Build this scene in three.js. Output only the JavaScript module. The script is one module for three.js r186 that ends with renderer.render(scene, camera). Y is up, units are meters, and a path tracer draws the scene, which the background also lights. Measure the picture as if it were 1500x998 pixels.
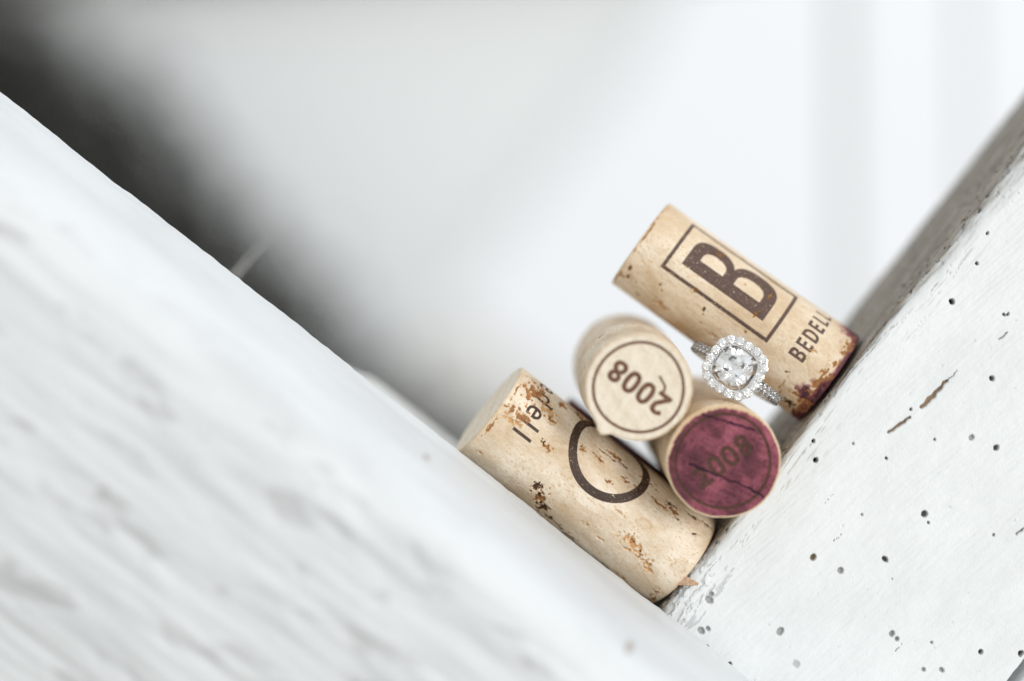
import * as THREE from 'three';
import { ConvexGeometry } from 'three/addons/geometries/ConvexGeometry.js';
import { mergeGeometries } from 'three/addons/utils/BufferGeometryUtils.js';

// ---------------------------------------------------------------- camera, sky, sun, exposure
const MM = 0.001, BASE = 0.95;                      // millimetres; the rail's ridge is 0.95 m above the ground
const scene = new THREE.Scene();
const P = (x, y, z) => new THREE.Vector3(x * MM, BASE + y * MM, z * MM);
const camera = new THREE.PerspectiveCamera(22.5, 1500 / 998, 0.02, 400);
camera.position.copy(P(-63, 26.4, 380));
camera.up.set(-0.617, 0.787, 0);                    // the picture is taken with the camera rolled
camera.lookAt(P(-63, 26.4, 0));
camera.focus = 0.3775;
camera.userData.fStop = 2.5;

const renderer = new THREE.WebGLRenderer({ antialias: true });
renderer.toneMapping = THREE.LinearToneMapping;
renderer.toneMappingExposure = 1.07;
renderer.shadowMap.enabled = true;

{ // overcast sky, a little brighter overhead
  const w = 64, h = 32, d = new Float32Array(w * h * 4);
  for (let j = 0; j < h; j++) for (let i = 0; i < w; i++) {
    const el = Math.sin(((j + 0.5) / h - 0.5) * Math.PI), L = 0.84 + 0.2 * Math.max(0, el), o = (j * w + i) * 4;
    d[o] = L * 0.965; d[o + 1] = L * 0.995; d[o + 2] = L * 1.02; d[o + 3] = 1;
  }
  const t = new THREE.DataTexture(d, w, h, THREE.RGBAFormat, THREE.FloatType);
  t.mapping = THREE.EquirectangularReflectionMapping; t.magFilter = THREE.LinearFilter; t.minFilter = THREE.LinearFilter; t.needsUpdate = true;
  scene.background = t; scene.environment = t;
}
const sun = new THREE.DirectionalLight(0xfffbf5, 1.35);
sun.position.copy(P(0, 0, 0)).add(new THREE.Vector3(0.36, 0.46, 0.81).multiplyScalar(3));
sun.target.position.copy(P(0, 0, 0));
sun.castShadow = true; sun.shadow.radius = 40; sun.shadow.mapSize.set(2048, 2048);
Object.assign(sun.shadow.camera, { left: -0.5, right: 0.5, top: 0.5, bottom: -0.5, near: 0.1, far: 8 });
scene.add(sun, sun.target);

// ---------------------------------------------------------------- helpers
function rng(seed) { let s = seed >>> 0; return () => { s = (s + 0x6d2b79f5) >>> 0; let t = Math.imul(s ^ (s >>> 15), 1 | s); t = (t + Math.imul(t ^ (t >>> 7), 61 | t)) ^ t; return ((t ^ (t >>> 14)) >>> 0) / 4294967296; }; }
const PERM = new Uint8Array(512), GRAD = new Float32Array(512);
{ const r = rng(7), p = [...Array(256).keys()]; for (let i = 255; i > 0; i--) { const j = Math.floor(r() * (i + 1)); [p[i], p[j]] = [p[j], p[i]]; } for (let i = 0; i < 512; i++) { PERM[i] = p[i & 255]; GRAD[i] = 0; } }
const fade = (t) => t * t * t * (t * (t * 6 - 15) + 10), mix = (a, b, t) => a + (b - a) * t, clamp = (x, a = 0, b = 1) => (x < a ? a : x > b ? b : x);
const sm = (a, b, x) => { const t = clamp((x - a) / (b - a)); return t * t * (3 - 2 * t); };
const g3 = (h, x, y, z) => { h &= 15; const u = h < 8 ? x : y, v = h < 4 ? y : h === 12 || h === 14 ? x : z; return (h & 1 ? -u : u) + (h & 2 ? -v : v); };
function noise(x, y, z = 0) {
  const xf = Math.floor(x), yf = Math.floor(y), zf = Math.floor(z), X = xf & 255, Y = yf & 255, Z = zf & 255;
  x -= xf; y -= yf; z -= zf;
  const u = fade(x), v = fade(y), w = fade(z), A = PERM[X] + Y, B = PERM[X + 1] + Y, AA = PERM[A] + Z, AB = PERM[A + 1] + Z, BA = PERM[B] + Z, BB = PERM[B + 1] + Z;
  return mix(mix(mix(g3(PERM[AA], x, y, z), g3(PERM[BA], x - 1, y, z), u), mix(g3(PERM[AB], x, y - 1, z), g3(PERM[BB], x - 1, y - 1, z), u), v),
    mix(mix(g3(PERM[AA + 1], x, y, z - 1), g3(PERM[BA + 1], x - 1, y, z - 1), u), mix(g3(PERM[AB + 1], x, y - 1, z - 1), g3(PERM[BB + 1], x - 1, y - 1, z - 1), u), v), w);
}
function fbm(x, y, z = 0, n = 4) { let s = 0, a = 0.5; for (let i = 0; i < n; i++) { s += a * noise(x, y, z); x = x * 2.03 + 11.7; y = y * 2.03 + 5.3; z = z * 2.03 + 3.1; a *= 0.5; } return s; }
const segDist = (x, y, ax, ay, bx, by) => { const dx = bx - ax, dy = by - ay, t = clamp(((x - ax) * dx + (y - ay) * dy) / (dx * dx + dy * dy)); return [Math.hypot(x - ax - dx * t, y - ay - dy * t), t]; };

// a sheet of (nu+1) x (nv+1) vertices; f(i, j) -> [x, y, z, r, g, b, u, v] in millimetres
function sheet(nu, nv, f, { flip = false, color = true, uv = false } = {}) {
  const n = (nu + 1) * (nv + 1), pos = new Float32Array(n * 3), col = color ? new Float32Array(n * 3) : null, uvs = uv ? new Float32Array(n * 2) : null, idx = new Uint32Array(nu * nv * 6);
  let k = 0;
  for (let j = 0; j <= nv; j++) for (let i = 0; i <= nu; i++, k++) {
    const o = f(i, j);
    pos[k * 3] = o[0] * MM; pos[k * 3 + 1] = o[1] * MM; pos[k * 3 + 2] = o[2] * MM;
    if (col) { col[k * 3] = o[3]; col[k * 3 + 1] = o[4]; col[k * 3 + 2] = o[5]; }
    if (uvs) { uvs[k * 2] = o[6]; uvs[k * 2 + 1] = o[7]; }
  }
  let q = 0;
  for (let j = 0; j < nv; j++) for (let i = 0; i < nu; i++) {
    const a = j * (nu + 1) + i, b = a + 1, c = a + nu + 1, d = c + 1;
    if (flip) { idx[q++] = a; idx[q++] = c; idx[q++] = b; idx[q++] = b; idx[q++] = c; idx[q++] = d; } else { idx[q++] = a; idx[q++] = b; idx[q++] = c; idx[q++] = b; idx[q++] = d; idx[q++] = c; }
  }
  const g = new THREE.BufferGeometry();
  g.setAttribute('position', new THREE.BufferAttribute(pos, 3));
  if (col) g.setAttribute('color', new THREE.BufferAttribute(col, 3));
  if (uvs) g.setAttribute('uv', new THREE.BufferAttribute(uvs, 2));
  g.setIndex(new THREE.BufferAttribute(idx, 1)); g.computeVertexNormals();
  return g;
}
function mesh(name, geometry, material, parent = scene) { const m = new THREE.Mesh(geometry, material); m.name = name; m.castShadow = m.receiveShadow = true; parent.add(m); return m; }
function thing(name, label, category, group) { const g = new THREE.Group(); g.name = name; g.userData = { label, category }; if (group) g.userData.group = group; scene.add(g); return g; }
const tag = (o, label, category) => { Object.assign(o.userData, { label, category }); return o; };
const dense = (parts) => { const out = []; for (const [a, b, step] of parts) { const n = Math.max(1, Math.round((b - a) / step)); for (let i = 0; i < n; i++) out.push(a + (b - a) * i / n); } out.push(parts.at(-1)[1]); return out; };
const lin = (r, g, b) => [r, g, b].map((c) => { c /= 255; return c <= 0.04045 ? c / 12.92 : ((c + 0.055) / 1.055) ** 2.4; });

// ---------------------------------------------------------------- background: ground, wall, hedge, poles
{
  const g = mesh('ground', new THREE.PlaneGeometry(300, 300).rotateX(-Math.PI / 2), new THREE.MeshStandardMaterial({ color: new THREE.Color().setRGB(0.5, 0.49, 0.46), roughness: 1 }));
  g.userData.kind = 'structure';
}
// a white shed some metres behind, its roof sloping up to the right
{
  const shed = thing('garden_shed', 'blurred white shed with a brown sloping roof, far behind the rail', 'shed');
  const z = -4600, k = 13.1, at = (x, y) => [-63 + (x + 63) * k, 26.4 + (y - 26.4) * k];   // seen from the lens at that distance
  const [xl, yl] = at(-330, -92), [xr, yr] = at(-86, 123), sh = new THREE.Shape(); sh.moveTo(xl, -950); sh.lineTo(xr, -950); sh.lineTo(xr, yr); sh.lineTo(xl, yl); sh.closePath();
  const wall = new THREE.ExtrudeGeometry(sh, { depth: 2600, bevelEnabled: false }); wall.translate(0, 0, z - 2600); wall.scale(MM, MM, MM);
  mesh('wall', wall, new THREE.MeshStandardMaterial({ color: new THREE.Color().setRGB(0.74, 0.77, 0.78), roughness: 0.8 }), shed);
  const roof = new THREE.Shape(), line = (x) => at(x, 22 + (x + 199) * 0.888), [rx0, ry0] = line(-345), [rx1, ry1] = line(-72), o = 420; roof.moveTo(rx0, ry0); roof.lineTo(rx1, ry1); roof.lineTo(rx1 - o * 0.66, ry1 + o * 0.75); roof.lineTo(rx0 - o * 0.66, ry0 + o * 0.75); roof.closePath();
  const rg = new THREE.ExtrudeGeometry(roof, { depth: 520, bevelEnabled: false }); rg.translate(0, 0, z - 340); rg.scale(MM, MM, MM);
  mesh('roof', rg, new THREE.MeshStandardMaterial({ color: new THREE.Color().setRGB(0.17, 0.145, 0.115), roughness: 0.9 }), shed);
  shed.position.y = BASE;
}
// dark hedge in front of the shed, lower towards the right
{
  const leafG = new THREE.BufferGeometry();
  leafG.setAttribute('position', new THREE.BufferAttribute(new Float32Array([0, 0, 0, 0.011, 0.02, 0.003, 0, 0.05, 0, -0.011, 0.02, 0.003]), 3)); leafG.setIndex([0, 1, 2, 0, 2, 3]); leafG.computeVertexNormals();
  const leafM = new THREE.MeshStandardMaterial({ color: new THREE.Color().setRGB(0.055, 0.056, 0.05), roughness: 0.8, side: THREE.DoubleSide });
  const bark = new THREE.MeshStandardMaterial({ color: new THREE.Color().setRGB(0.06, 0.048, 0.035), roughness: 1 });
  const t = thing('hedge', 'dark blurred hedge behind the rail, highest at the far left', 'hedge'), rand = rng(50), topAt = (x) => 0.645 + 0.15 * sm(-0.2, -1.4, x) + 0.13 * sm(-1.5, -2.4, x);
  t.position.set(-1.2, 0, -4);
  for (let n = 0; n < 9; n++) {
    const x = -1.7 + n * 0.42, stems = [], h = topAt(x - 1.2);
    for (let i = 0; i < 5; i++) { const a = i * 1.25 + n; stems.push(new THREE.TubeGeometry(new THREE.CatmullRomCurve3([new THREE.Vector3(x, 0, 0), new THREE.Vector3(x + 0.1 * Math.cos(a), h * 0.4, 0.1 * Math.sin(a)), new THREE.Vector3(x + 0.24 * Math.cos(a), h * 0.86, 0.2 * Math.sin(a))]), 8, 0.014, 6)); }
    mesh('stem', mergeGeometries(stems), bark, t);
  }
  const N = 26000, im = new THREE.InstancedMesh(leafG, leafM, N), m = new THREE.Matrix4(), q = new THREE.Quaternion(), e = new THREE.Euler(), p = new THREE.Vector3(), s = new THREE.Vector3();
  for (let i = 0; i < N; i++) {
    const x = -2.2 + rand() * 4.2, a = rand() * Math.PI, rr = 1 - 0.3 * rand() * rand() + 0.12 * noise(x * 4, a * 2, 5), h = topAt(x - 1.2) * (0.68 + 0.3 * (rand() + rand()));
    p.set(x, h * (0.45 + 0.55 * rr * Math.sin(a)) - (rand() < 0.4 ? rand() * h * 0.45 : 0), 0.36 * rr * Math.cos(a));
    e.set(rand() * 6.28, rand() * 6.28, rand() * 6.28); const k = 1 + rand() * 1.2; m.compose(p, q.setFromEuler(e), s.set(k, k, k)); im.setMatrixAt(i, m);
  }
  im.name = 'foliage'; im.castShadow = im.receiveShadow = true; im.userData.kind = 'stuff'; t.add(im);
}
// two thin grey poles leaning behind the post
{
  const pole = (n, label, a, b, r) => {
    const d = new THREE.Vector3().subVectors(b, a), len = d.length(), g = new THREE.CylinderGeometry(r * 0.94 * MM, r * MM, len, 20, 24), pos = g.attributes.position;
    for (let i = 0; i < pos.count; i++) { const w = 1 + 0.05 * noise(pos.getX(i) * 90, pos.getY(i) * 6, pos.getZ(i) * 90); pos.setX(i, pos.getX(i) * w); pos.setZ(i, pos.getZ(i) * w); }
    g.translate(0, len / 2, 0); g.computeVertexNormals();
    const o = tag(mesh('leaning_pole' + n, g, new THREE.MeshStandardMaterial({ color: new THREE.Color().setRGB(0.63, 0.65, 0.65), roughness: 0.8 })), label, 'pole');
    o.position.copy(a); o.quaternion.setFromUnitVectors(new THREE.Vector3(0, 1, 0), d.normalize()); o.userData.group = 'leaning poles behind the post';
  };
  pole('', 'blurred grey pole leaning behind the corks, the one farther from the post', P(1009, -950, -800), P(-481, 926, -800), 8);
  pole('_001', 'blurred grey pole leaning behind the post, the one nearer to it', P(1120, -950, -800), P(-376, 926, -800), 5);
}
// ---------------------------------------------------------------- the upright post
const WHITE = [0.735, 0.76, 0.765];
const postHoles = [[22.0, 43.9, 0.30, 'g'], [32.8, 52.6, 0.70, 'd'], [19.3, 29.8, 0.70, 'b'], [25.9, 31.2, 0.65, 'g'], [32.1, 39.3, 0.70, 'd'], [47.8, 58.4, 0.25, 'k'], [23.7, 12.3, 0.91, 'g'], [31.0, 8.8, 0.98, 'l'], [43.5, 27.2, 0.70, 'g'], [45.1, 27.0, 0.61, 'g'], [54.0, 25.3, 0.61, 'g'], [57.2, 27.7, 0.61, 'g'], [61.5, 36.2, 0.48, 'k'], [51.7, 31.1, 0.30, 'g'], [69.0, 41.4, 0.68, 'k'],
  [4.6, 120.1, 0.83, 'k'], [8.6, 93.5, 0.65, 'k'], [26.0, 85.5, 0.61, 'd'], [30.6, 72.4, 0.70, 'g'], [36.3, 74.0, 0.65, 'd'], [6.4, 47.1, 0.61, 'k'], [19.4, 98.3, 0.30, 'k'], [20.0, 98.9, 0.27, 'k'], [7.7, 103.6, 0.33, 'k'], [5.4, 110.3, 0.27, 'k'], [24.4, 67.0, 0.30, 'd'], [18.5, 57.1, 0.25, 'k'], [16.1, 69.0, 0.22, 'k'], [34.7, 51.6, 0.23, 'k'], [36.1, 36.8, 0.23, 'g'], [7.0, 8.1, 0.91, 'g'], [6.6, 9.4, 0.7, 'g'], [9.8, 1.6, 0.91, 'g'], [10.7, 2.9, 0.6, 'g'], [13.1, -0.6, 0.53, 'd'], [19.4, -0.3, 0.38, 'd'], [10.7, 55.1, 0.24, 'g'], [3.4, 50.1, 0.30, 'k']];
const postCracks = [[17.7, 70.8, 18.5, 78.9, 0.75, 0.8], [15.4, 61.9, 17.0, 67.5, 0.6, 0.7], [18.5, 78.9, 18.9, 82.1, 0.16, 0.4], [21.9, 93.0, 22.4, 95.7, 0.2, 0.5], [51.6, 61.5, 52.1, 63.7, 0.3, 0.6], [20.6, 35.4, 21.1, 37.7, 0.12, 0.25], [46.4, 24.4, 46.8, 26.8, 0.1, 0.2], [13.8, 40.6, 14.1, 43.5, 0.1, 0.2]];
{
  const T = 52, Wd = 70.5;
  const vs = dense([[-950, -40, 70], [-40, -4, 2], [-4, 131, 0.2], [131, 200, 3], [200, 900, 70]]);
  const us = [];                                    // [segment, parameter]
  for (const t of dense([[0, 1, 1 / 14], [1, 4, 0.02]])) us.push([0, t / 4]);
  const nA = 26; for (let i = 1; i < nA; i++) us.push([1, i / nA]);
  const nF = 345; for (let i = 0; i <= nF; i++) us.push([2, i / nF]);
  for (let i = 1; i < 8; i++) us.push([3, i / 8]);
  for (let i = 0; i <= 24; i++) us.push([4, i / 24]);
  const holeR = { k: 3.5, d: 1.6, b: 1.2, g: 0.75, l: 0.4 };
  const geo = sheet(us.length - 1, vs.length - 1, (i, j) => {
    const y = vs[j], [s, t] = us[i];
    const R = 2.3 + 3.4 * sm(72, 122, y) + 0.7 * noise(y * 0.11, 3.3) + 0.9 * sm(14, -2, y), R2 = 1.4;
    let x, z, nx, nz, side = 0;                     // side: 1 on the left face, 0 on the front
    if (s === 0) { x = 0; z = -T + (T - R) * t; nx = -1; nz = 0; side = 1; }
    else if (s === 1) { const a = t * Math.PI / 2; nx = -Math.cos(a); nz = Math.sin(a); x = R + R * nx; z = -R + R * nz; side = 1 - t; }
    else if (s === 2) { x = R + (Wd - R2 - R) * t; z = 0; nx = 0; nz = 1; }
    else if (s === 3) { const a = t * Math.PI / 2; nx = Math.sin(a); nz = Math.cos(a); x = Wd - R2 + R2 * nx; z = -R2 + R2 * nz; }
    else { x = Wd; z = -R2 - (T - R2) * t; nx = 1; nz = 0; }
    // along: distance round the section, so that grain runs on round the corner
    const along = s === 0 ? z : s === 1 ? -R + R * t * 1.57 : x, bx = along * 0.97 - y * 0.2, by = y * 0.97 + along * 0.2;
    const coarse = fbm(along * 0.05, y * 0.018, 1.3, 3), brush = fbm(bx * 1.7, by * 0.12, 7.1, 3), fine = fbm(bx * 4.2, by * 0.5, 2.2, 2), lump = fbm(along * 0.5, y * 0.35, 9.4, 4);
    let d = coarse * 0.7 + brush * 0.19 + fine * 0.06 + lump * 0.07, col = [...WHITE];
    const patch = fbm(along * 0.12, y * 0.06, 4.4, 4);
    const grey = clamp(0.03 + patch * 0.1 + brush * 0.05);
    for (let c = 0; c < 3; c++) col[c] *= 1 - grey;
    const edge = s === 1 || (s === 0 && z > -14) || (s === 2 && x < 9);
    // ragged, flaking paint along the left edge; dirty left face with shade painted in
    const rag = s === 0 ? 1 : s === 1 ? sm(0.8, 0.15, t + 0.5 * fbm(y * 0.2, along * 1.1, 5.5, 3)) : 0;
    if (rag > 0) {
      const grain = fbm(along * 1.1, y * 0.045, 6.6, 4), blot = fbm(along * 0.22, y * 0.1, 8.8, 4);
      const w = clamp(0.5 + grain * 1.3 + blot * 0.9), rawOrShade = [mix(0.15, 0.35, w), mix(0.128, 0.31, w), mix(0.1, 0.255, w)];
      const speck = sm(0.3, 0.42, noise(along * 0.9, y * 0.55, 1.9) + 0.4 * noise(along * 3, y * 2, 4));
      for (let c = 0; c < 3; c++) col[c] = mix(col[c], rawOrShade[c] * (1 - 0.75 * speck), rag);
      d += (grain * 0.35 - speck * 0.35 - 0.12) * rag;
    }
    if (edge) {                                     // cracks in the paint, running along the post
      const line = Math.abs(fbm(along * 0.62 + 0.25 * noise(y * 0.2, 1), y * 0.028, 3.9, 3)), near = s === 2 ? sm(9, 1.5, x) : 1, k = sm(0.035, 0.0, line) * near * sm(-0.12, 0.16, fbm(along * 0.2, y * 0.05, 12.3, 2));
      d -= 0.4 * k; for (let c = 0; c < 3; c++) col[c] *= 1 - [0.36, 0.4, 0.47][c] * k;
    }
    // torn paint near the foot of the post
    if (y < 22 && (s === 1 || (s === 2 && x < 9))) {
      const flake = fbm(along * 0.9, y * 0.22, 15.1, 4), m = sm(0.02, 0.12, flake) * sm(20, 8, y) * sm(9, 4, along);
      d += 0.45 * m; if (m > 0.05 && m < 0.6) for (let c = 0; c < 3; c++) col[c] *= 0.72;
    }
    if (s === 2) {
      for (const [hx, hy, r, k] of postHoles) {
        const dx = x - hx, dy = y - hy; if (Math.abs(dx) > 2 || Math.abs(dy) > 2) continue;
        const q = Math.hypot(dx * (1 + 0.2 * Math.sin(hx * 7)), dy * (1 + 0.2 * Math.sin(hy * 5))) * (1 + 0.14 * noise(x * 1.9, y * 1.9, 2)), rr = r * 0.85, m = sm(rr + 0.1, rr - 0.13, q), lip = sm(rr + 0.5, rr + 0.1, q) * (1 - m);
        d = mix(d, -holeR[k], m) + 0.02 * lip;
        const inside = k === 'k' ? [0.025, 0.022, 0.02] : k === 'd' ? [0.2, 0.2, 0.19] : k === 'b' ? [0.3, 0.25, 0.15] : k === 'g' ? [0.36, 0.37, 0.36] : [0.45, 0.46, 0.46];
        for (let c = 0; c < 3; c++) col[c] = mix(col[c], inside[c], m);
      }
      for (const [ax, ay, cx, cy, w, depth] of postCracks) {
        const [dist, tt] = segDist(x + 0.35 * noise(y * 0.8, 4.1), y, ax, ay, cx, cy), ww = w * (0.35 + 0.65 * Math.sin(Math.PI * clamp(0.15 + tt * 0.75)) * (0.75 + 0.9 * noise(y * 0.7, ax))), m = sm(ww, ww * 0.4, dist);
        if (m <= 0) continue;
        d -= depth * m;
        const gr = 0.5 + fbm(x * 3, y * 0.4, 2.2, 3), rawOrShade = w > 0.5 ? [0.2 + 0.12 * gr, 0.13 + 0.07 * gr, 0.08 + 0.04 * gr] : [0.12, 0.11, 0.1];
        for (let c = 0; c < 3; c++) col[c] = mix(col[c], rawOrShade[c], m);
      }
      const nick = fbm(x * 0.9, y * 0.55, 21.7, 4); // small chips
      const m = sm(0.4, 0.47, nick); d -= 0.1 * m; for (let c = 0; c < 3; c++) col[c] *= 1 - 0.16 * m;
    }
    return [x + nx * d, y, z + nz * d, ...col];
  });
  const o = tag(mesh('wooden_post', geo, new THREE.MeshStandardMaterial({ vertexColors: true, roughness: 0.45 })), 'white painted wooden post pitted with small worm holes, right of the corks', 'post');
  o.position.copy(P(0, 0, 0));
}
// a second board standing beside the post, past a narrow gap
{
  const vs = dense([[-950, 0, 50], [0, 80, 1], [80, 900, 50]]), us = dense([[0, 20, 2], [20, 24, 0.4], [24, 60, 2]]);
  const geo = sheet(us.length - 1, vs.length - 1, (i, j) => {
    const u = us[i], y = vs[j]; let x = 73.4, z = -22 + u;
    if (u > 20) { const a = clamp((u - 20) / 4) * Math.PI / 2; x = 75.4 - 2 * Math.cos(a); z = -2 + 2 * Math.sin(a); }
    if (u > 24) x = 75.4 + (u - 24);
    const n = fbm(u * 0.8, y * 0.05, 3, 3), w = 1 - clamp(0.1 + n * 0.4);
    return [x + n * 0.2, y, z + n * 0.2, 0.74 * w, 0.75 * w, 0.76 * w];
  });
  const o = tag(mesh('wooden_board', geo, new THREE.MeshStandardMaterial({ vertexColors: true, roughness: 0.6, side: THREE.DoubleSide })), 'grey painted board just past the dark gap at the right edge of the post', 'board');
  o.position.copy(P(0, 0, -3));
}
// ---------------------------------------------------------------- the rail that carries the corks
{
  const knots = [[-60, -70], [-60, -8], [-58, -4.4], [-54, -3.2], [-40, -2.5], [-22, -1.6], [-4, -1.3], [1, -1.15], [2.6, -0.45], [3.6, 0], [5, -0.05], [8, -0.4], [18, -1.6], [30, -3.3], [37, -5], [42.5, -8], [45.8, -11.8], [47.8, -17], [48.2, -32], [45.5, -60], [37, -95], [23, -145]];
  const curve = new THREE.CatmullRomCurve3(knots.map(([z, y]) => new THREE.Vector3(0, y, z)), false, 'centripetal');
  const N = 460, pts = curve.getSpacedPoints(2000), path = [];
  // finer steps near the ridge
  let acc = 0; const want = (p) => (Math.abs(p.z - 4) < 8 ? 0.16 : p.z < -4 ? 0.9 : 0.55);
  const step = curve.getLength() / 2000; let s = 0, next = 0;
  for (let i = 0; i < pts.length; i++) { if (s >= next || i === pts.length - 1) { const a = pts[Math.max(0, i - 1)], b = pts[Math.min(pts.length - 1, i + 1)], l = Math.hypot(b.z - a.z, b.y - a.y); path.push({ z: pts[i].z, y: pts[i].y, nz: -(b.y - a.y) / l, ny: (b.z - a.z) / l, s }); next = s + want(pts[i]); } s += step; }
  for (const p of path) { if (p.ny < 0 && p.z < 0) { p.ny = -p.ny; p.nz = -p.nz; } }
  const xs = dense([[-420, -205, 6], [-205, 40, 0.42], [40, 300, 8]]);
  const stains = [[-7.3, 41, 1.1], [-62, 30, 1.2], [-54, 76, 1.4], [-186, 39, 3]];
  const geo = sheet(path.length - 1, xs.length - 1, (i, j) => {
    const p = path[i], x = xs[j], s = p.s;
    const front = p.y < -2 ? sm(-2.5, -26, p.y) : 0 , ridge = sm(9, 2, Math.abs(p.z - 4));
    const wave = fbm(x * 0.013, s * 0.03, 2.1, 3), grain = fbm(x * 0.042 + 0.5 * noise(s * 0.12, x * 0.02, 3), s * 0.2 + 0.6 * noise(x * 0.03, s * 0.05, 6), 5.2, 4), fine = fbm(x * 0.09, s * 0.9, 8.1, 3);
    const groove = sm(0.12, 0.34, fbm(x * 0.055 + s * 0.03, s * 0.14 + 0.7 * noise(x * 0.035, s * 0.04, 2), 13.7, 3)), chip = sm(0.3, 0.4, fbm(x * 0.11 + s * 0.05, s * 0.16, 23.1, 3));
    let d = wave * 0.9 * (1 - 0.7 * ridge) + (grain * 0.7 - groove * 0.6 - chip * 0.4 + 0.55 * fbm(x * 0.016, s * 0.42, 31.7, 3)) * (0.06 + 0.94 * front) * (1 - ridge) + fine * 0.16 * (1 - 0.5 * ridge) + ridge * (0.75 * fbm(x * 0.05, 4.4, 1, 4) + 0.16 * noise(x * 0.4, 2, 2));
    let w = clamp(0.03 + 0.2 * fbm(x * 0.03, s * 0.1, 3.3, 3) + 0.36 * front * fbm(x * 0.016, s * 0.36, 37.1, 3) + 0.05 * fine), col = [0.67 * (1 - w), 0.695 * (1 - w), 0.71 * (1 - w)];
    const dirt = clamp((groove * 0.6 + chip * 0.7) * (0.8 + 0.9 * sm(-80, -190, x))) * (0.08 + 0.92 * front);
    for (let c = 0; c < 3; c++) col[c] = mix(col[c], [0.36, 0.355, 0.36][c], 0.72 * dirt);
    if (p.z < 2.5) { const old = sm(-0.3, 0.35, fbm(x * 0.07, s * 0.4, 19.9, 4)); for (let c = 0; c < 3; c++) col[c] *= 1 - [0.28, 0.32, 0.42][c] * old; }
    for (const [sx, sz, r] of stains) { const q = Math.hypot((x - sx), (p.z - sz) * 0.45), m = sm(r, r * 0.4, q) * 0.75; for (let c = 0; c < 3; c++) col[c] = mix(col[c], [0.26, 0.2, 0.16][c], m); d -= m * 0.3; }
    const sink = -3.6 * sm(-80, -100, x + 6 * noise(x * 0.12, s * 0.1, 8)) * sm(3.4, -3, p.z);
    return [x, p.y + sink + p.ny * d, p.z + p.nz * d, ...col];
  }, { flip: true });
  const rail = thing('wooden_rail', 'broad white painted rail on the left, blurred, its edge carrying the corks', 'rail');
  rail.position.copy(P(0, 0, 0));
  mesh('timber', geo, new THREE.MeshStandardMaterial({ vertexColors: true, roughness: 0.5, side: THREE.DoubleSide }), rail);
  const sliver = (x, z, h, w, lean) => sheet(4, 12, (i, j) => { const t = j / 12, a = (i / 4) * Math.PI * 2, r = w * (1 - t * 0.75); return [x + lean * t * t * h + r * Math.cos(a), -5 + (h + 3) * t, z + 0.35 * r * Math.sin(a) + 1.5 * t * t, 0.5, 0.5, 0.48]; });
  const sm_ = new THREE.MeshStandardMaterial({ vertexColors: true, roughness: 0.8, side: THREE.DoubleSide });
  mesh('splinter', sliver(-129, -57.5, 10.5, 0.5, 0.1), sm_, rail);
}
// ---------------------------------------------------------------- corks
const TW = 1024, TH = 768, FS = 640;
// marks drawn dark on white; returns the ink's strength, row 0 at the canvas top
function ink(w, h, draw) {
  const c = document.createElement('canvas'); c.width = w; c.height = h;
  const x = c.getContext('2d'); x.fillStyle = '#000'; x.fillRect(0, 0, w, h); x.fillStyle = x.strokeStyle = '#fff'; draw(x, w, h);
  const d = x.getImageData(0, 0, w, h).data, out = new Float32Array(w * h);
  for (let i = 0; i < out.length; i++) out[i] = d[i * 4] / 255;
  return out;
}
const tex = (data, w, h, srgb) => { const t = new THREE.DataTexture(data, w, h, THREE.RGBAFormat); t.magFilter = THREE.LinearFilter; t.minFilter = THREE.LinearMipmapLinearFilter; t.generateMipmaps = true; if (srgb) t.colorSpace = THREE.SRGBColorSpace; t.needsUpdate = true; return t; };
const PIT = { dark: [[176, 122, 68], [62, 36, 18], 0.5, 0.95], orange: [[222, 164, 96], [150, 92, 42], 0.4, 0.85], crumb: [[226, 184, 130], [196, 142, 82], 0.4, 0.75], gold: [[200, 146, 66], [138, 88, 30], 0.5, 0.9], wine: [[116, 48, 58], [56, 18, 32], 0.03, 0.9], brown: [[212, 160, 98], [142, 92, 46], 0.35, 0.9] };
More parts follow.
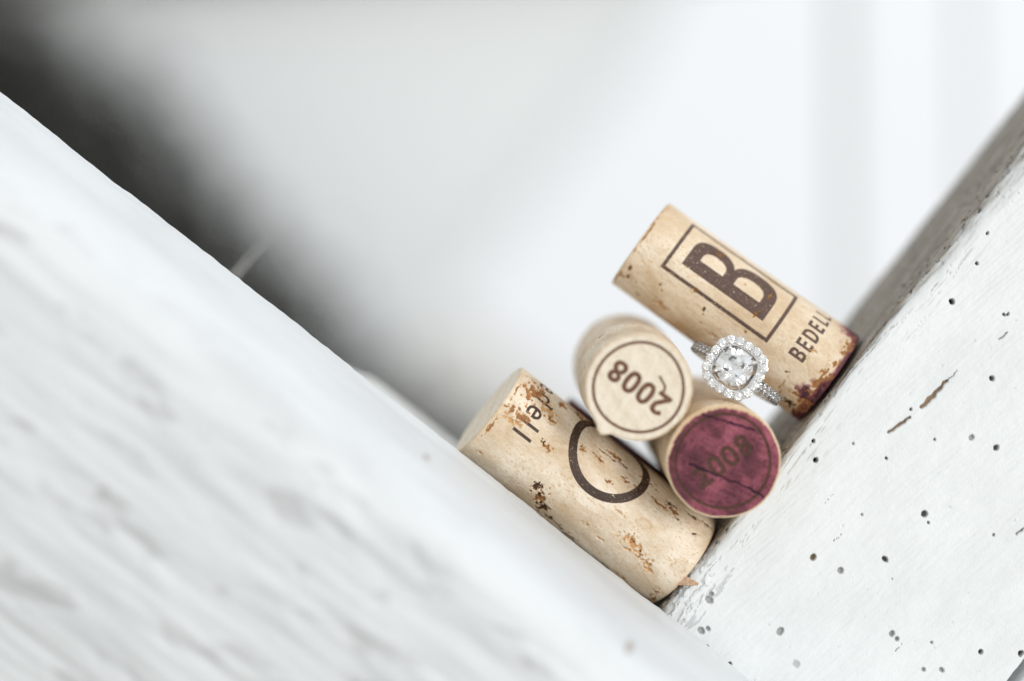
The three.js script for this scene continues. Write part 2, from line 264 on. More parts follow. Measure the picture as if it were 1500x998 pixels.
// pits: [along mm, degrees, half length mm, half width mm, kind, raggedness]
function sideMaps(L, R, seed, pits, marks, inkColor, tone) {
  const data = new Uint8Array(TW * TH * 4), bump = new Uint8Array(TW * TH * 4), height = new Float32Array(TW * TH), mark = marks ? ink(TW, TH, marks) : null;
  for (let j = 0; j < TH; j++) {
    const a = (j + 0.5) / TH * L;
    for (let i = 0; i < TW; i++) {
      const th = ((i + 0.5) / TW - 0.5) * Math.PI * 2, c = Math.cos(th) * R, s = Math.sin(th) * R, k = j * TW + i;
      const big = fbm(a * 0.07 + seed, c * 0.12, s * 0.12, 3), warp = fbm(a * 0.06, c * 0.09 + seed, s * 0.09, 2), ring = noise((c * 0.55 + s * 0.35 + warp * 14 + a * 0.05) * 0.7, seed * 3.1, 0.5), fine = fbm(a * 0.7, c * 1.5, s * 1.5 + seed, 3), speck = noise(a * 3.3, c * 3.3 + seed, s * 3.3), cell = noise(a * 1.3 + seed, c * 2.6, s * 2.6);
      const vein = sm(0.09, 0.0, Math.abs(ring + 0.25 * fine)) * sm(-0.1, 0.3, noise(a * 0.06, c * 0.2 + seed, s * 0.2)), pore = sm(0.3, 0.5, noise(a * 1.9, c * 4.2 + seed, s * 4.2) + 0.25 * fine);
      let f = clamp(0.58 + big * 1.15 + ring * 0.3 + fine * 0.45 - vein * 0.35 - pore * 0.3);
      let r = mix(202, 240, f), g = mix(178, 230, f), b = mix(147, 216, f), h = fine * 0.07 + speck * 0.02 + ring * 0.02 - vein * 0.03 - pore * 0.05;
      r *= tone[0]; g *= tone[1]; b *= tone[2];
      const dot = sm(0.56, 0.74, speck + 0.35 * fine); r = mix(r, 165, dot * 0.28); g = mix(g, 125, dot * 0.28); b = mix(b, 80, dot * 0.28); h -= dot * 0.03;
      const scar = sm(0.42, 0.58, cell + 0.6 * big); r = mix(r, 196, scar * 0.5); g = mix(g, 152, scar * 0.5); b = mix(b, 100, scar * 0.5); h -= scar * 0.03;
      const rim = Math.min(a, L - a); if (rim < 1.2) { const e = sm(1.2, 0.1, rim) * (0.3 + 0.7 * sm(-0.1, 0.3, fine)); r = mix(r, 196, e * 0.35); g = mix(g, 160, e * 0.35); b = mix(b, 114, e * 0.35); }
      data[k * 4] = clamp(r, 0, 255); data[k * 4 + 1] = clamp(g, 0, 255); data[k * 4 + 2] = clamp(b, 0, 255); data[k * 4 + 3] = 255; height[k] = h;
      if (mark && mark[k] > 0.01) {
        const worn = 1 - 0.8 * sm(0.17, 0.42, fbm(a * 2.4, c * 2.4, s * 2.4 + seed + 5, 3)) - 0.1 * speck, m = clamp(mark[k] * worn);
        for (let q = 0; q < 3; q++) data[k * 4 + q] = mix(data[k * 4 + q], inkColor[q] * (1 + 0.25 * fine), m);
        height[k] -= 0.03 * m;
      }
    }
  }
  for (const [pa, pt, la, lt, kind, rag = 0.8, ang = 0] of pits) {
    const [color, deepColor, depth, op] = PIT[kind], wine = kind === 'wine', pxa = TH / L, pxt = TW / (2 * Math.PI * R), cj = pa * pxa, ci = (pt / 360 + 0.5) * TW, reach = Math.max(la, lt) * 1.7, ca = Math.cos(ang), sa = Math.sin(ang);
    for (let j = Math.max(0, Math.floor(cj - reach * pxa)); j <= Math.min(TH - 1, cj + reach * pxa); j++) for (let i = Math.floor(ci - reach * pxt); i <= ci + reach * pxt; i++) {
      const u0 = (j - cj) / pxa, v0 = (i - ci) / pxt, u = u0 * ca + v0 * sa, v = v0 * ca - u0 * sa;
      const q = 1 - Math.hypot(u / la, v / lt), sc = wine ? 0.55 : 1.5, n = fbm(u * sc / Math.sqrt(la) + pa, v * sc / Math.sqrt(lt) + pt, seed, wine ? 3 : 4) * 2, m = wine ? sm(-0.1, 0.55, q + n * rag * 0.6 - 0.05) : sm(-0.02, 0.3, q + n * rag - rag * 0.3);
      if (m <= 0) continue;
      const k = j * TW + ((i % TW) + TW) % TW, deep = wine ? sm(0.1, 0.9, q + n * 0.6) : sm(0.25, 0.8, q * 0.8 + n * 0.8 + 0.1);
      for (let c = 0; c < 3; c++) data[k * 4 + c] = mix(data[k * 4 + c], mix(color[c], deepColor[c], deep), m * op);
      height[k] -= depth * m * (0.35 + 0.5 * deep) * Math.min(1, 0.5 + la * 0.3);
    }
  }
  for (let k = 0; k < height.length; k++) { const v = clamp((height[k] + 1) / 1.4) * 255; bump[k * 4] = bump[k * 4 + 1] = bump[k * 4 + 2] = v; bump[k * 4 + 3] = 255; }
  return { color: tex(data, TW, TH, true), height, bump: tex(bump, TW, TH, false) };
}
// end faces: pixels cover 28 x 28 mm
function faceMaps(seed, paint, marks) {
  const data = new Uint8Array(FS * FS * 4), height = new Float32Array(FS * FS), mark = marks ? ink(FS, FS, marks) : null;
  for (let j = 0; j < FS; j++) for (let i = 0; i < FS; i++) {
    const x = ((i + 0.5) / FS - 0.5) * 28, y = ((j + 0.5) / FS - 0.5) * 28, k = j * FS + i, o = paint(x, y, mark ? mark[(FS - 1 - j) * FS + i] : 0, seed);
    for (let c = 0; c < 3; c++) data[k * 4 + c] = clamp(o[c], 0, 255);
    data[k * 4 + 3] = 255; height[k] = o[3];
  }
  return { color: tex(data, FS, FS, true), height };
}
const facePx = FS / 28;
// spec: length, radius(t, angle) in mm, side maps, near and far face maps. The axis runs along local +x from the far (0) to the near end
function makeCork(o, L, radius, side, near, far, bodyName = 'body') {
  const nT = 300, edge = 0.55, as = [...dense([[0, 1, 0.25]]).map((t) => t * edge), ...dense([[edge, L - edge, 0.24]]).slice(1, -1), ...dense([[0, 1, 0.25]]).map((t) => L - edge + t * edge)];
  const rAt = (a, th) => radius(a / L, th) - (a < edge ? edge * (1 - Math.sqrt(1 - (1 - a / edge) ** 2)) : a > L - edge ? edge * (1 - Math.sqrt(Math.max(0, 1 - ((a - L + edge) / edge) ** 2))) : 0) * 0.8;
  const sample = (H, w, h, u, v) => H[Math.min(h - 1, Math.max(0, Math.round(v * h - 0.5))) * w + (((Math.round(u * w - 0.5)) % w) + w) % w];
  const g = sheet(nT, as.length - 1, (i, j) => {
    const a = as[j], th = (i / nT) * Math.PI * 2 - Math.PI, u = i / nT, v = a / L, near_ = clamp(Math.min(a, L - a) / edge), r = rAt(a, th) + sample(side.height, TW, TH, u, v) * near_;
    return [a, r * Math.sin(th), r * Math.cos(th), 0, 0, 0, u, v];
  }, { color: false, uv: true, flip: true });
  mesh(bodyName, g, new THREE.MeshStandardMaterial({ map: side.color, bumpMap: side.bump, bumpScale: 0.0004, roughness: 0.62, side: THREE.DoubleSide }), o);
  const disc = (maps, at, out) => {
    const nR = 90, gg = sheet(nT, nR, (i, j) => {
      const th = (i / nT) * Math.PI * 2 - Math.PI, q = Math.sqrt(j / nR), rim = rAt(at, th) - 0.02, r = q * rim, y = r * Math.sin(th), z = r * Math.cos(th), h = -z * out;
      const px = clamp(Math.round((h / 28 + 0.5) * FS), 0, FS - 1), py = clamp(Math.round((y / 28 + 0.5) * FS), 0, FS - 1);
      return [at + out * (maps.height[py * FS + px] * sm(1, 0.96, q)), y, z, 0, 0, 0, h / 28 + 0.5, y / 28 + 0.5];
    }, { color: false, uv: true, flip: out < 0 });
    return mesh('end_face', gg, new THREE.MeshStandardMaterial({ map: maps.color, roughness: 0.7, side: THREE.DoubleSide }), o);
  };
  disc(near, L, 1); disc(far, 0, -1);
}
const wobble = (seed, th, amp) => amp * (noise(Math.cos(th) * 1.3 + seed, Math.sin(th) * 1.3, seed) + 0.5 * noise(Math.cos(th) * 4 + seed, Math.sin(th) * 4, seed));
const plainFace = (x, y, m, seed) => {
  const pore = sm(0.34, 0.5, noise(x * 1.1 + seed, y * 3.1 - x * 0.8, seed) + 0.3 * noise(x * 4, y * 4, seed)), rings = noise((x * 0.35 + 0.9 * y + 3 * fbm(x * 0.06, y * 0.06, seed, 2)) * 0.55, seed, 1), across = fbm(x * 0.9 + y * 0.2, y * 0.12 - x * 0.03, seed, 3), fine = fbm(x * 2, y * 2, seed, 3), f = clamp(0.55 + rings * 0.34 + across * 0.5 + fine * 0.3 - pore * 0.5);
  let r = mix(212, 236, f), g = mix(197, 226, f), b = mix(174, 210, f);
  m *= 0.78 + 0.5 * fbm(x * 0.7, y * 0.7, seed + 3, 3) + 0.25; const halo = sm(0.05, 0.4, m), dark = sm(0.35, 1.0, m);
  r = mix(r, 190, halo * 0.5); g = mix(g, 140, halo * 0.5); b = mix(b, 90, halo * 0.5);
  const k = dark * (0.82 + 0.5 * fine); r = mix(r, 84, k); g = mix(g, 48, k); b = mix(b, 32, k);
  return [r, g, b, fine * 0.1 + rings * 0.06 - dark * 0.22 - pore * 0.12];
};
const wineFace = (x, y, m, seed) => {
  const rr = Math.hypot(x, y), th = Math.atan2(y, x);
  const streak = fbm(x * 0.16 + y * 0.05, y * 1.1 - x * 0.25, seed, 3), cloud = fbm(x * 0.22, y * 0.22, seed + 4, 4), fine = fbm(x * 1.8, y * 1.8, seed, 3);
  let f = clamp(0.58 + cloud * 0.7 + 0.55 * noise(x * 0.17 + 3, y * 0.15, seed) + streak * 0.4);
  const pore = sm(0.3, 0.5, noise(x * 3.1 - y * 0.6, y * 1.0, seed) + 0.3 * noise(x * 4, y * 4, seed)); f = clamp(f - pore * 0.35);
  let r = mix(74, 158, f), g = mix(24, 84, f), b = mix(38, 98, f);
  const blotch = sm(0.05, 0.35, fbm(x * 0.3 + 2, y * 0.3, seed + 8, 3) + 0.18 * sm(-1, -7, x)); r = mix(r, 72, blotch * 0.5); g = mix(g, 20, blotch * 0.5); b = mix(b, 34, blotch * 0.5);
  const halo = sm(0.06, 0.45, m) * 0.45, dark = sm(0.35, 0.85, m) * (0.75 + 0.5 * fine);
  r = mix(r, 140, halo); g = mix(g, 98, halo); b = mix(b, 66, halo); r = mix(r, 60, dark); g = mix(g, 37, dark); b = mix(b, 22, dark);
  let h = fine * 0.14 + streak * 0.14 - pore * 0.12 - sm(0.3, 0.8, m) * 0.16;
  for (const [ax, ay, bx, by, w] of [[-11.0, 4.6, -4, 7.4, 0.22], [-4, 7.4, 0.9, 9.3, 0.34], [-5.3, -5.0, 1.5, -3.0, 0.3], [1.5, -3.0, 8.1, -1.2, 0.22], [8.1, -1.2, 11.9, -0.7, 0.36]]) {
    const [d, t] = segDist(x + 0.35 * noise(y * 0.9, 3 + ax), y + 0.3 * noise(x * 0.8, ax), ax, ay, bx, by), q = sm(w * (1.2 - 0.5 * t), w * 0.2, d);
    r = mix(r, 36, q); g = mix(g, 8, q); b = mix(b, 40, q); h -= q * 0.35;
  }
  // the wine did not reach the upper left rim
  const lim = 12.7 - 1.3 * sm(-0.35, 0.8, Math.cos(th - 2.6)) + 0.3 * noise(x * 1.1 + y * 0.4, seed) + 0.3 * noise(x * 2.6, y * 0.7, seed), bare = sm(lim - 0.15, lim + 0.15, rr);
  r = mix(r, 214, bare); g = mix(g, 184, bare); b = mix(b, 146, bare);
  return [r, g, b, h];
};
const stamp = (cx, cy, radius, angle, size, twice) => (x) => {
  x.translate(FS / 2 + cx * facePx, FS / 2 - cy * facePx); x.lineWidth = 0.62 * facePx;
  x.beginPath(); for (let i = 0; i <= 120; i++) { const t = (i / 120) * Math.PI * 2, r = radius * facePx * (1 + 0.012 * Math.sin(t * 3 + 1)); x[i ? 'lineTo' : 'moveTo'](r * Math.cos(t), r * Math.sin(t)); } x.closePath(); x.stroke();
  x.rotate(-angle); x.font = Math.round(size * facePx) + 'px sans-serif'; x.textAlign = 'center'; x.textBaseline = 'middle'; x.lineWidth = 0.46 * facePx;
  [...'2008'].forEach((ch, i) => { x.save(); x.translate((i - 1.5) * size * 0.61 * facePx, 0); x.fillText(ch, 0, 0); x.strokeText(ch, 0, 0); x.restore(); });
  if (twice) { x.lineWidth = 0.5 * facePx; x.beginPath(); x.moveTo(-1.55 * size * 0.5 * facePx, 2.35 * facePx); x.lineTo(-1.5 * size * 0.46 * facePx, 3.6 * facePx); x.lineTo(-1.05 * size * 0.3 * facePx, 4.6 * facePx); x.stroke(); }
};
const sidePx = (L, R) => [TH / L, TW / (2 * Math.PI * R)];
const ends = [faceMaps(1.7, plainFace, null), faceMaps(5.3, plainFace, null)];

// bottom cork, lying along the rail
{
  const L = 56.6, R = 12.15, [pa, pt] = sidePx(L, R), at = (a, deg) => [(deg / 360 + 0.5) * TW, a * pa];
  const marks = (x) => {
    x.save(); x.translate(...at(27.2, 47)); x.scale(pt, pa); x.lineWidth = 2.05; x.beginPath(); x.ellipse(0, 0, 9.7, 9.7, 0, 0, Math.PI * 2); x.stroke(); x.restore();
    [['b', 101], ['e', 77], ['d', 53], ['e', 30], ['l', 15.5], ['l', 2.5]].forEach(([ch, deg]) => { x.save(); x.translate(...at(5.5, deg)); x.scale(pt, pa); x.rotate(Math.PI); x.font = '6.3px sans-serif'; x.textAlign = 'center'; x.textBaseline = 'alphabetic'; x.fillText(ch, 0, 0); x.lineWidth = 0.12; x.strokeText(ch, 0, 0); x.restore(); });
  };
  const pits = [[4.4, 52, 2.8, 4.6, 'orange', 1.1], [9.5, 44, 3.0, 2.4, 'crumb', 1.2], [11.2, 36, 1.6, 1.2, 'brown', 1.2], [6.5, 62, 1.2, 2.5, 'brown', 1.1], [5.5, 18, 2.4, 1.8, 'brown', 1], [2.6, 17, 1.8, 1.2, 'brown', 1], [4.2, 8, 2.6, 1.1, 'crumb', 1], [13.8, 7, 1.6, 1, 'brown', 1.1], [12.4, 10, 0.9, 0.6, 'dark', 1], [17.7, -34, 1.2, 2.2, 'dark', 1.2], [18.6, -30, 0.7, 0.6, 'dark', 1], [20, -44, 1.6, 3, 'brown', 1.2], [22, -54, 2.2, 2.4, 'dark', 1.2], [19.5, -40, 0.7, 1.8, 'dark', 1.2], [24.6, -64, 3.4, 1.5, 'dark', 1.2], [28, -66, 3.2, 1.3, 'brown', 1.1], [31.5, -72, 3.5, 1.6, 'dark', 1.1], [20.7, 32, 1.1, 0.8, 'orange', 1], [20.2, 33, 0.6, 0.5, 'brown', 1], [24.3, 36, 2.6, 0.8, 'brown', 1.2, -0.3], [28.2, 53, 3, 1.0, 'brown', 1.3], [30.8, 50, 2.4, 0.4, 'dark', 1.2, -0.3], [29.4, 20, 1.6, 0.6, 'brown', 1.2, 0.5], [33.6, 35, 2.4, 0.9, 'brown', 1.3], [26.4, 46, 2.8, 0.35, 'dark', 1.2],
    [40.6, -16, 2.0, 1.9, 'crumb', 1.3], [43.2, -20, 2.4, 1.6, 'crumb', 1.3], [45.2, -21, 1.6, 1.0, 'orange', 1.2], [47.4, -24, 1.6, 1.4, 'crumb', 1.3], [49, -28, 1.4, 1.6, 'crumb', 1.2], [42, -14, 0.8, 0.7, 'orange', 1.1], [45.5, 42, 2.4, 1.4, 'brown', 1.3], [44.6, 46, 1.6, 0.7, 'dark', 1.2], [50, 52, 3.2, 0.6, 'dark', 1.2], [53.5, 56, 2.6, 0.5, 'dark', 1.2], [52.3, 34, 1.3, 0.3, 'dark', 1, 0.5], [47.5, 36, 0.9, 0.3, 'dark', 1], [41.5, 38, 2.6, 0.6, 'brown', 1.3], [38.5, 52, 2.6, 0.8, 'brown', 1.3], [31.5, -33, 1.2, 0.5, 'crumb', 1.2], [35, 2, 2, 0.3, 'crumb', 1.2], [37, -36, 2, 0.4, 'crumb', 1], [54, -45, 1.4, 1.2, 'brown', 1.2], [55.3, -62, 1.5, 2, 'brown', 1.2], [3, -45, 1.2, 0.8, 'crumb', 1], [1.2, -10, 0.5, 3.5, 'brown', 1.2], [1, 38, 0.5, 2.5, 'brown', 1.2], [47, -68, 4, 1.0, 'brown', 1.2], [41, -74, 4, 1.2, 'dark', 1.1], [17, 75, 3, 2, 'brown', 1.2], [12, 68, 2.6, 1.6, 'orange', 1.2]];
  const o = thing('wine_cork', 'lowest cork, lying along the white rail, printed with a bold open ring', 'cork', undefined);
  makeCork(o, L, (t, th) => R - 0.25 + 0.35 * Math.abs(t - 0.5) * 2 * 0.8 + wobble(3.1, th, 0.14), sideMaps(L, R, 3.7, pits, marks, [62, 44, 34], [0.985, 0.972, 0.95]), ends[0], ends[1]);
  o.position.copy(P(-57.6, 11.0, -6)); o.rotation.set(0, 0.11, -0.004, 'YZX');
  // a loose flap of cork at the right end
  const flap = sheet(12, 8, (i, j) => { const u = i / 12, v = j / 8 - 0.5, w = (1 - u) * 0.9 + 0.35; return [L - 0.5 + u * 2.7 + 0.5 * noise(v * 5, u * 4), -3.2 + u * 1.9 + v * 2.4 * w + 0.3 * noise(u * 5, v * 5, 2), 11.3 + u * 3.6 + 0.7 * noise(u * 4, v * 4) + 0.7 * Math.sin(u * 3), 0.72 + 0.2 * noise(u * 6, v * 6), 0.5 + 0.2 * noise(u * 6, v * 6), 0.34]; });
  const f2 = flap.clone(); f2.translate(-0.0003, -0.0004, -0.0006);
  mesh('loose_flap', mergeGeometries([flap, f2]), new THREE.MeshStandardMaterial({ vertexColors: true, roughness: 0.75, side: THREE.DoubleSide }), o);
}
// upper cork with the boxed letter
{
  const L = 53.4, R = 11.75, [pa, pt] = sidePx(L, R), at = (a, deg) => [(deg / 360 + 0.5) * TW, a * pa];
  const marks = (x) => {
    const [x0, y0] = at(7.7, -11.5), [x1, y1] = at(36.2, 60); x.lineWidth = 12; x.strokeRect(x0, y0, x1 - x0, y1 - y0);
    // the letter: 22 mm tall along the cork, 9.6 mm wide round it
    x.save(); x.translate(...at(10.8, 3.5)); x.scale(pt, pa); const w = 9.7, h = 22.2, s = 3.15;
    x.beginPath(); x.moveTo(0, 0); x.lineTo(w * 0.5, 0); x.bezierCurveTo(w * 0.86, 0, w * 0.95, h * 0.12, w * 0.95, h * 0.245); x.bezierCurveTo(w * 0.95, h * 0.36, w * 0.84, h * 0.44, w * 0.66, h * 0.475); x.bezierCurveTo(w * 0.9, h * 0.51, w, h * 0.6, w, h * 0.735); x.bezierCurveTo(w, h * 0.9, w * 0.86, h, w * 0.5, h); x.lineTo(0, h); x.closePath();
    x.moveTo(s, s * 0.95); x.lineTo(s, h * 0.41); x.lineTo(w * 0.46, h * 0.41); x.bezierCurveTo(w * 0.6, h * 0.41, w * 0.66, h * 0.34, w * 0.66, h * 0.265); x.bezierCurveTo(w * 0.66, h * 0.2, w * 0.6, s * 0.95, w * 0.46, s * 0.95); x.closePath();
    x.moveTo(s, h * 0.545); x.lineTo(s, h - s * 0.95); x.lineTo(w * 0.47, h - s * 0.95); x.bezierCurveTo(w * 0.62, h - s * 0.95, w * 0.7, h * 0.8, w * 0.7, h * 0.705); x.bezierCurveTo(w * 0.7, h * 0.6, w * 0.6, h * 0.545, w * 0.47, h * 0.545); x.closePath(); x.fill('evenodd'); x.restore();
    [...'BEDELL'].forEach((ch, i) => { x.save(); x.translate(...at(45.9, -4 + i * 13.2)); x.scale(pt, pa); x.font = 'bold 5.6px sans-serif'; x.textAlign = 'center'; x.textBaseline = 'alphabetic'; x.scale(0.72, 1); x.fillText(ch, 0, 0); x.restore(); });
  };
  const pits = [[1.9, -37, 0.5, 1.3, 'dark', 0.7], [1.3, -52, 0.9, 1.3, 'orange', 1], [2.6, -50, 0.5, 1.0, 'dark', 0.8], [4.8, -48, 0.4, 0.6, 'brown', 0.8], [6.8, -66, 0.9, 0.7, 'brown', 0.9], [9.7, -31, 0.45, 0.7, 'dark', 0.7], [10.6, -36, 0.3, 0.5, 'brown', 0.7], [16.7, -13, 0.6, 1.1, 'gold', 0.8], [20.7, -25, 0.45, 0.9, 'dark', 0.7], [21.3, -31, 0.3, 0.8, 'brown', 0.7], [22.2, -41, 0.35, 0.5, 'brown', 0.7], [16.4, 42, 0.9, 1.4, 'gold', 1], [25, 28, 0.4, 0.6, 'crumb', 0.8], [21.4, 64, 0.5, 0.9, 'brown', 0.8], [30.8, 5, 0.5, 1.5, 'gold', 0.7], [31.1, 35, 0.4, 1.2, 'gold', 0.8], [31.3, -17, 0.4, 0.6, 'brown', 0.7], [45.9, 9, 1.1, 0.5, 'crumb', 1.1], [43.9, -27, 1.0, 0.25, 'dark', 0.8, 0.4], [44.9, -42, 0.3, 3.0, 'brown', 0.9], [45.6, -58, 0.3, 2.2, 'brown', 0.9],
    [49.6, -29, 1.6, 2.6, 'wine', 1.2], [50.4, -36, 1.2, 2.2, 'wine', 1.2], [48.4, -42, 1.4, 1.6, 'brown', 1.2], [51.6, 70, 3.4, 6.2, 'wine', 1.1], [51.2, 84, 4.4, 5.5, 'wine', 1.0], [52.6, -60, 2.0, 9, 'wine', 1.1], [53.2, 10, 1.2, 14, 'wine', 0.8], [53.2, -30, 2.2, 11, 'wine', 0.8], [51.6, -15, 2.0, 6, 'brown', 1.1], [52.7, -35, 1.4, 8, 'wine', 1.0], [51.5, -52, 2.4, 4, 'brown', 1.2], [52, 40, 1.4, 5, 'brown', 1.2], [49, -62, 2.2, 2, 'dark', 1.2], [12, -55, 3, 1.2, 'crumb', 1.3], [28, -48, 4, 1, 'crumb', 1.3], [0.5, 20, 0.4, 9, 'brown', 1.2], [0.5, -70, 0.4, 6, 'brown', 1.2]];
  const o = thing('wine_cork_001', 'uppermost cork, printed with a boxed letter B and BEDELL, wine stained at one end', 'cork');
  makeCork(o, L, (t, th) => R - 0.35 + 0.55 * t * t + wobble(8.1, th, 0.1), sideMaps(L, R, 9.2, pits, marks, [86, 64, 55], [0.985, 0.965, 0.93]), faceMaps(4.1, wineFace, null), ends[1]);
  o.position.copy(P(-53.6, 62.5, -17)); o.rotation.z = 0.037; o.rotation.y = -0.07;
}
// added dark cork behind the lowest one; its colour stands in for gap shadow
{
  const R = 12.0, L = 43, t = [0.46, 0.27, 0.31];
  const o = thing('wine_cork_004', 'added dark cork mostly hidden behind the lowest cork, standing in for shadow there', 'cork');
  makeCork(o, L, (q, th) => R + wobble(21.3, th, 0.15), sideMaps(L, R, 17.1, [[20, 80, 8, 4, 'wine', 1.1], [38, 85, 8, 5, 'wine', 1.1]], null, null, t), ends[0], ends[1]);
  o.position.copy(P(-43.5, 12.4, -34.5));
}
// the two corks whose ends face the camera
function endCork(name, label, L, tilt, yaw, at, radius, side, near, far) {
  const o = thing(name, label, 'cork');
  makeCork(o, L, radius, side, near, far);
  const dir = new THREE.Vector3(yaw, tilt, 1).normalize();
  o.quaternion.setFromUnitVectors(new THREE.Vector3(0, 0, 1), dir).multiply(new THREE.Quaternion().setFromAxisAngle(new THREE.Vector3(0, 1, 0), -Math.PI / 2));
  o.position.copy(P(...at)).addScaledVector(dir, -L * MM);
  return o;
}
{
  const R = 12.1, pits = [[43, 24, 0.9, 3.4, 'dark', 1.0], [45.5, 20, 0.5, 2.6, 'dark', 0.9], [40, 30, 0.6, 4, 'brown', 1], [36, 15, 1.5, 2, 'brown', 1], [46, 78, 0.5, 3.6, 'dark', 0.9], [43, 72, 0.5, 2.4, 'brown', 1], [48, 50, 0.4, 3, 'brown', 1], [38, 52, 1, 3, 'brown', 1], [44, -20, 0.8, 1.4, 'brown', 1]];
  endCork('wine_cork_002', 'cork showing a clean pale end face with 2008 burnt upside down', 53, -0.068, 0.05, [-35.6, 35.1, 16], (t, th) => {
    const down = Math.abs(Math.abs(th) > Math.PI ? 0 : th + Math.PI / 2), nub = (1.5 + 0.4 * noise(th * 14, 2)) * Math.exp(-down * down / (th > -Math.PI / 2 ? 0.035 : 0.009)) * sm(0.9, 1, t);
    return R - 0.55 * sm(0.6, 1, t) + wobble(12.3, th, 0.25) + 0.12 * sm(0.9, 1, t) * noise(th * 3.1, 4) + nub;
  }, sideMaps(53, R, 6.1, pits, null, null, [0.95, 0.94, 0.92]), faceMaps(2.9, plainFace, stamp(0, 0.05, 9.6, 3.15, 6.2, true)), ends[0]);
}
{
  const R = 12.1, pits = [[48, 60, 2, 3, 'brown', 1.2], [44, 100, 3, 2, 'brown', 1.2], [50, -160, 2, 4, 'brown', 1.2]];
  endCork('wine_cork_003', 'cork showing a wine purple end face stamped 2008, touching the post', 53, -0.06, 0.08, [-11.3, 34.0, 13], (t, th) => R + 0.3 * sm(0.75, 1, t) + wobble(15.2, th, 0.2) + 0.1 * sm(0.9, 1, t) * noise(th * 3.3, 7), sideMaps(53, R, 12.4, pits, null, null, [0.98, 0.95, 0.9]), faceMaps(7.7, wineFace, stamp(-0.1, -0.1, 10.2, 1.32, 6.0, false)), ends[1]);
}

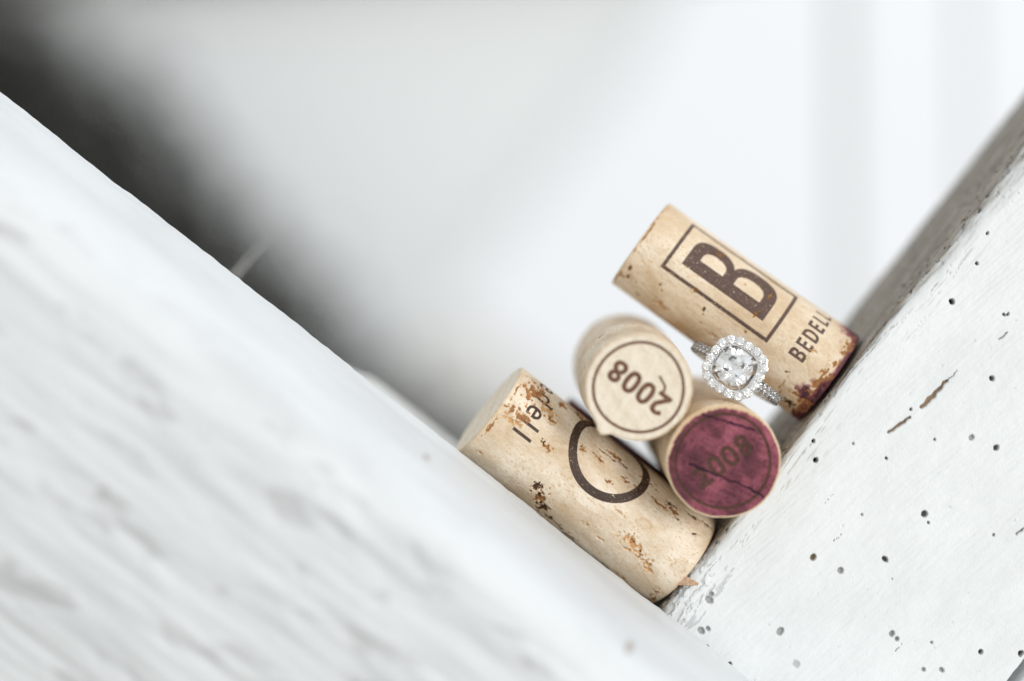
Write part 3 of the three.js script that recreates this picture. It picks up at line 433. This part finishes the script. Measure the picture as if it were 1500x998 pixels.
// ---------------------------------------------------------------- the ring
{
  const metal = new THREE.MeshStandardMaterial({ color: new THREE.Color().setRGB(0.78, 0.77, 0.75), metalness: 1, roughness: 0.12 });
  const diamond = new THREE.MeshPhysicalMaterial({ color: 0xffffff, roughness: 0, transmission: 1, thickness: 0.002, ior: 2.42, specularIntensity: 1 });
  const ring = thing('diamond_ring', 'white metal ring with a square diamond in a halo, wedged among the corks', 'ring');
  const super_ = (th, n) => 1 / (Math.abs(Math.cos(th)) ** n + Math.abs(Math.sin(th)) ** n) ** (1 / n);
  // cut stones, table towards +z
  const stone = (R, n, sides) => {
    const pts = [], ringAt = (r, z, k, off, nn = n) => { for (let i = 0; i < k; i++) { const t = ((i + off) / k) * Math.PI * 2, q = r * R * super_(t, nn); pts.push(new THREE.Vector3(q * Math.cos(t) * MM, q * Math.sin(t) * MM, z * R * MM)); } };
    ringAt(0.52, 0.35, sides, 0); ringAt(0.79, 0.21, sides, 0.5); ringAt(1, 0.02, sides * 2, 0); ringAt(1, -0.02, sides * 2, 0); ringAt(0.62, -0.36, sides, 0.5, 2.2); ringAt(0.2, -0.7, sides, 0, 2); pts.push(new THREE.Vector3(0, 0, -0.84 * R * MM));
    return new ConvexGeometry(pts);
  };
  const big = mesh('centre_diamond', stone(4.05, 3.4, 8), diamond, ring); big.position.set(0, 0, 1.3 * MM);
  const N = 18, c = 5.55, n = 3.1, spots = [];
  { // even spacing round the rounded square
    const M = 2000, pts = []; let len = [0]; for (let i = 0; i <= M; i++) { const t = (i / M) * Math.PI * 2, q = c * super_(t, n); pts.push([q * Math.cos(t), q * Math.sin(t)]); if (i) len.push(len[i - 1] + Math.hypot(pts[i][0] - pts[i - 1][0], pts[i][1] - pts[i - 1][1])); }
    for (let k = 0; k < N; k++) { const s = (k + 0.5) / N * len[M]; let i = 1; while (len[i] < s) i++; spots.push(pts[i]); }
  }
  const small = stone(0.92, 2, 8);
  spots.forEach(([x, y], i) => { const m = mesh('halo_diamond', small, diamond, ring); m.position.set(x * MM, y * MM, 0.12 * MM); m.rotation.set(0.05 * Math.sin(i * 2.3), 0.05 * Math.cos(i * 3.1), i * 0.7); });
  // halo tray: a scalloped plate with a raised inner gallery
  const outline = (grow) => { const pts = []; for (let i = 0; i < 240; i++) { const t = (i / 240) * Math.PI * 2; let r = (c + 0.78 + grow) * super_(t, n), x = r * Math.cos(t), y = r * Math.sin(t); let near = 9; for (const [a, b] of spots) near = Math.min(near, Math.hypot(x - a, y - b)); const push = 0.16 - 0.3 * sm(0.8, 1.25, near); r += push; pts.push(new THREE.Vector2(r * Math.cos(t) * MM, r * Math.sin(t) * MM)); } return pts; };
  const tray = new THREE.Shape(outline(0)), hole = new THREE.Path(); for (let i = 0; i <= 80; i++) { const t = (i / 80) * Math.PI * 2, r = 4.5 * super_(t, 2.9) * MM; hole[i ? 'lineTo' : 'moveTo'](r * Math.cos(t), r * Math.sin(t)); }
  tray.holes.push(hole); for (const [a, b] of spots) { const h = new THREE.Path(); h.absarc(a * MM, b * MM, 0.82 * MM, 0, Math.PI * 2); tray.holes.push(h); }
  const trayGeo = new THREE.ExtrudeGeometry(tray, { depth: 0.5 * MM, bevelEnabled: true, bevelSize: 0.08 * MM, bevelThickness: 0.08 * MM, bevelSegments: 2, curveSegments: 10 }); trayGeo.translate(0, 0, -1.2 * MM);
  mesh('halo_setting', trayGeo, metal, ring);
  const gallery = new THREE.LatheGeometry([[3.4, -3.7], [3.9, -3.5], [4.75, -1.6], [4.9, -1.1], [4.7, -1.1], [4.5, -1.7], [3.3, -3.5], [3.4, -3.7]].map(([r, z]) => new THREE.Vector2(r * MM, z * MM)), 48).rotateX(Math.PI / 2);
  mesh('gallery', gallery, metal, ring);
  // beads between the halo stones
  const beads = []; spots.forEach(([x, y], i) => { const [x2, y2] = spots[(i + 1) % N], mx = (x + x2) / 2, my = (y + y2) / 2, l = Math.hypot(mx, my); for (const o of [-0.62, 0.62]) { const s = new THREE.SphereGeometry(0.17 * MM, 10, 8); s.scale(1, 1, 1.2); s.translate(mx * (1 + o / l) * MM, my * (1 + o / l) * MM, 0.2 * MM); beads.push(s); } });
  mesh('bead_prongs', mergeGeometries(beads), metal, ring);
  for (const t of [0.785, 2.356, 3.927, 5.498]) { // claws at the corners
    const r0 = 4.0 * super_(t, 3.4), curve = new THREE.CatmullRomCurve3([[r0 + 0.25, -2.2], [r0 + 0.3, 0.4], [r0 + 0.02, 1.45], [r0 - 0.55, 1.85]].map(([r, z]) => new THREE.Vector3(r * Math.cos(t) * MM, r * Math.sin(t) * MM, z * MM)));
    const tip = new THREE.SphereGeometry(0.42 * MM, 12, 10); tip.translate((r0 - 0.5) * Math.cos(t) * MM, (r0 - 0.5) * Math.sin(t) * MM, 1.75 * MM);
    mesh('claw', mergeGeometries([new THREE.TubeGeometry(curve, 14, 0.36 * MM, 10), tip]), metal, ring);
  }
  // band: circle in the local xz plane behind the halo
  const Rm = 10.7, cz = -12.9, wid = (a) => 1.15 - 0.15 * Math.abs(Math.cos(a)), sec = [[-1, -0.75], [-0.7, -0.95], [0.7, -0.95], [1, -0.75], [1, 0.55], [0.8, 0.75], [0.5, 0.62], [-0.5, 0.62], [-0.8, 0.75], [-1, 0.55]];
  const band = sheet(sec.length, 160, (i, j) => { const a = (j / 160) * Math.PI * 2, [h, q] = sec[i % sec.length], r = Rm + q; return [r * Math.sin(a), h * wid(a), cz + r * Math.cos(a), 0, 0, 0]; }, { color: false }).toNonIndexed(); band.computeVertexNormals();
  mesh('band', band, new THREE.MeshStandardMaterial({ color: metal.color, metalness: 1, roughness: 0.16, side: THREE.DoubleSide }), ring);
  const pave = stone(0.68, 2, 8);
  for (const s of [-1, 1]) for (let k = 0; k < 8; k++) for (const row of [-0.56, 0.56]) {
    const a = s * (0.52 + k * 0.122 + (row > 0 ? 0.06 : 0)), m = mesh('band_diamond', pave, diamond, ring), r = Rm + 0.8;
    m.position.set(r * Math.sin(a) * MM, row * 0.95 * MM, (cz + r * Math.cos(a)) * MM); m.rotation.y = a;
  }
  ring.position.copy(P(-21.3, 51.6, 8)); ring.rotation.set(0.0, -0.2, 0.075);
}
renderer.render(scene, camera);
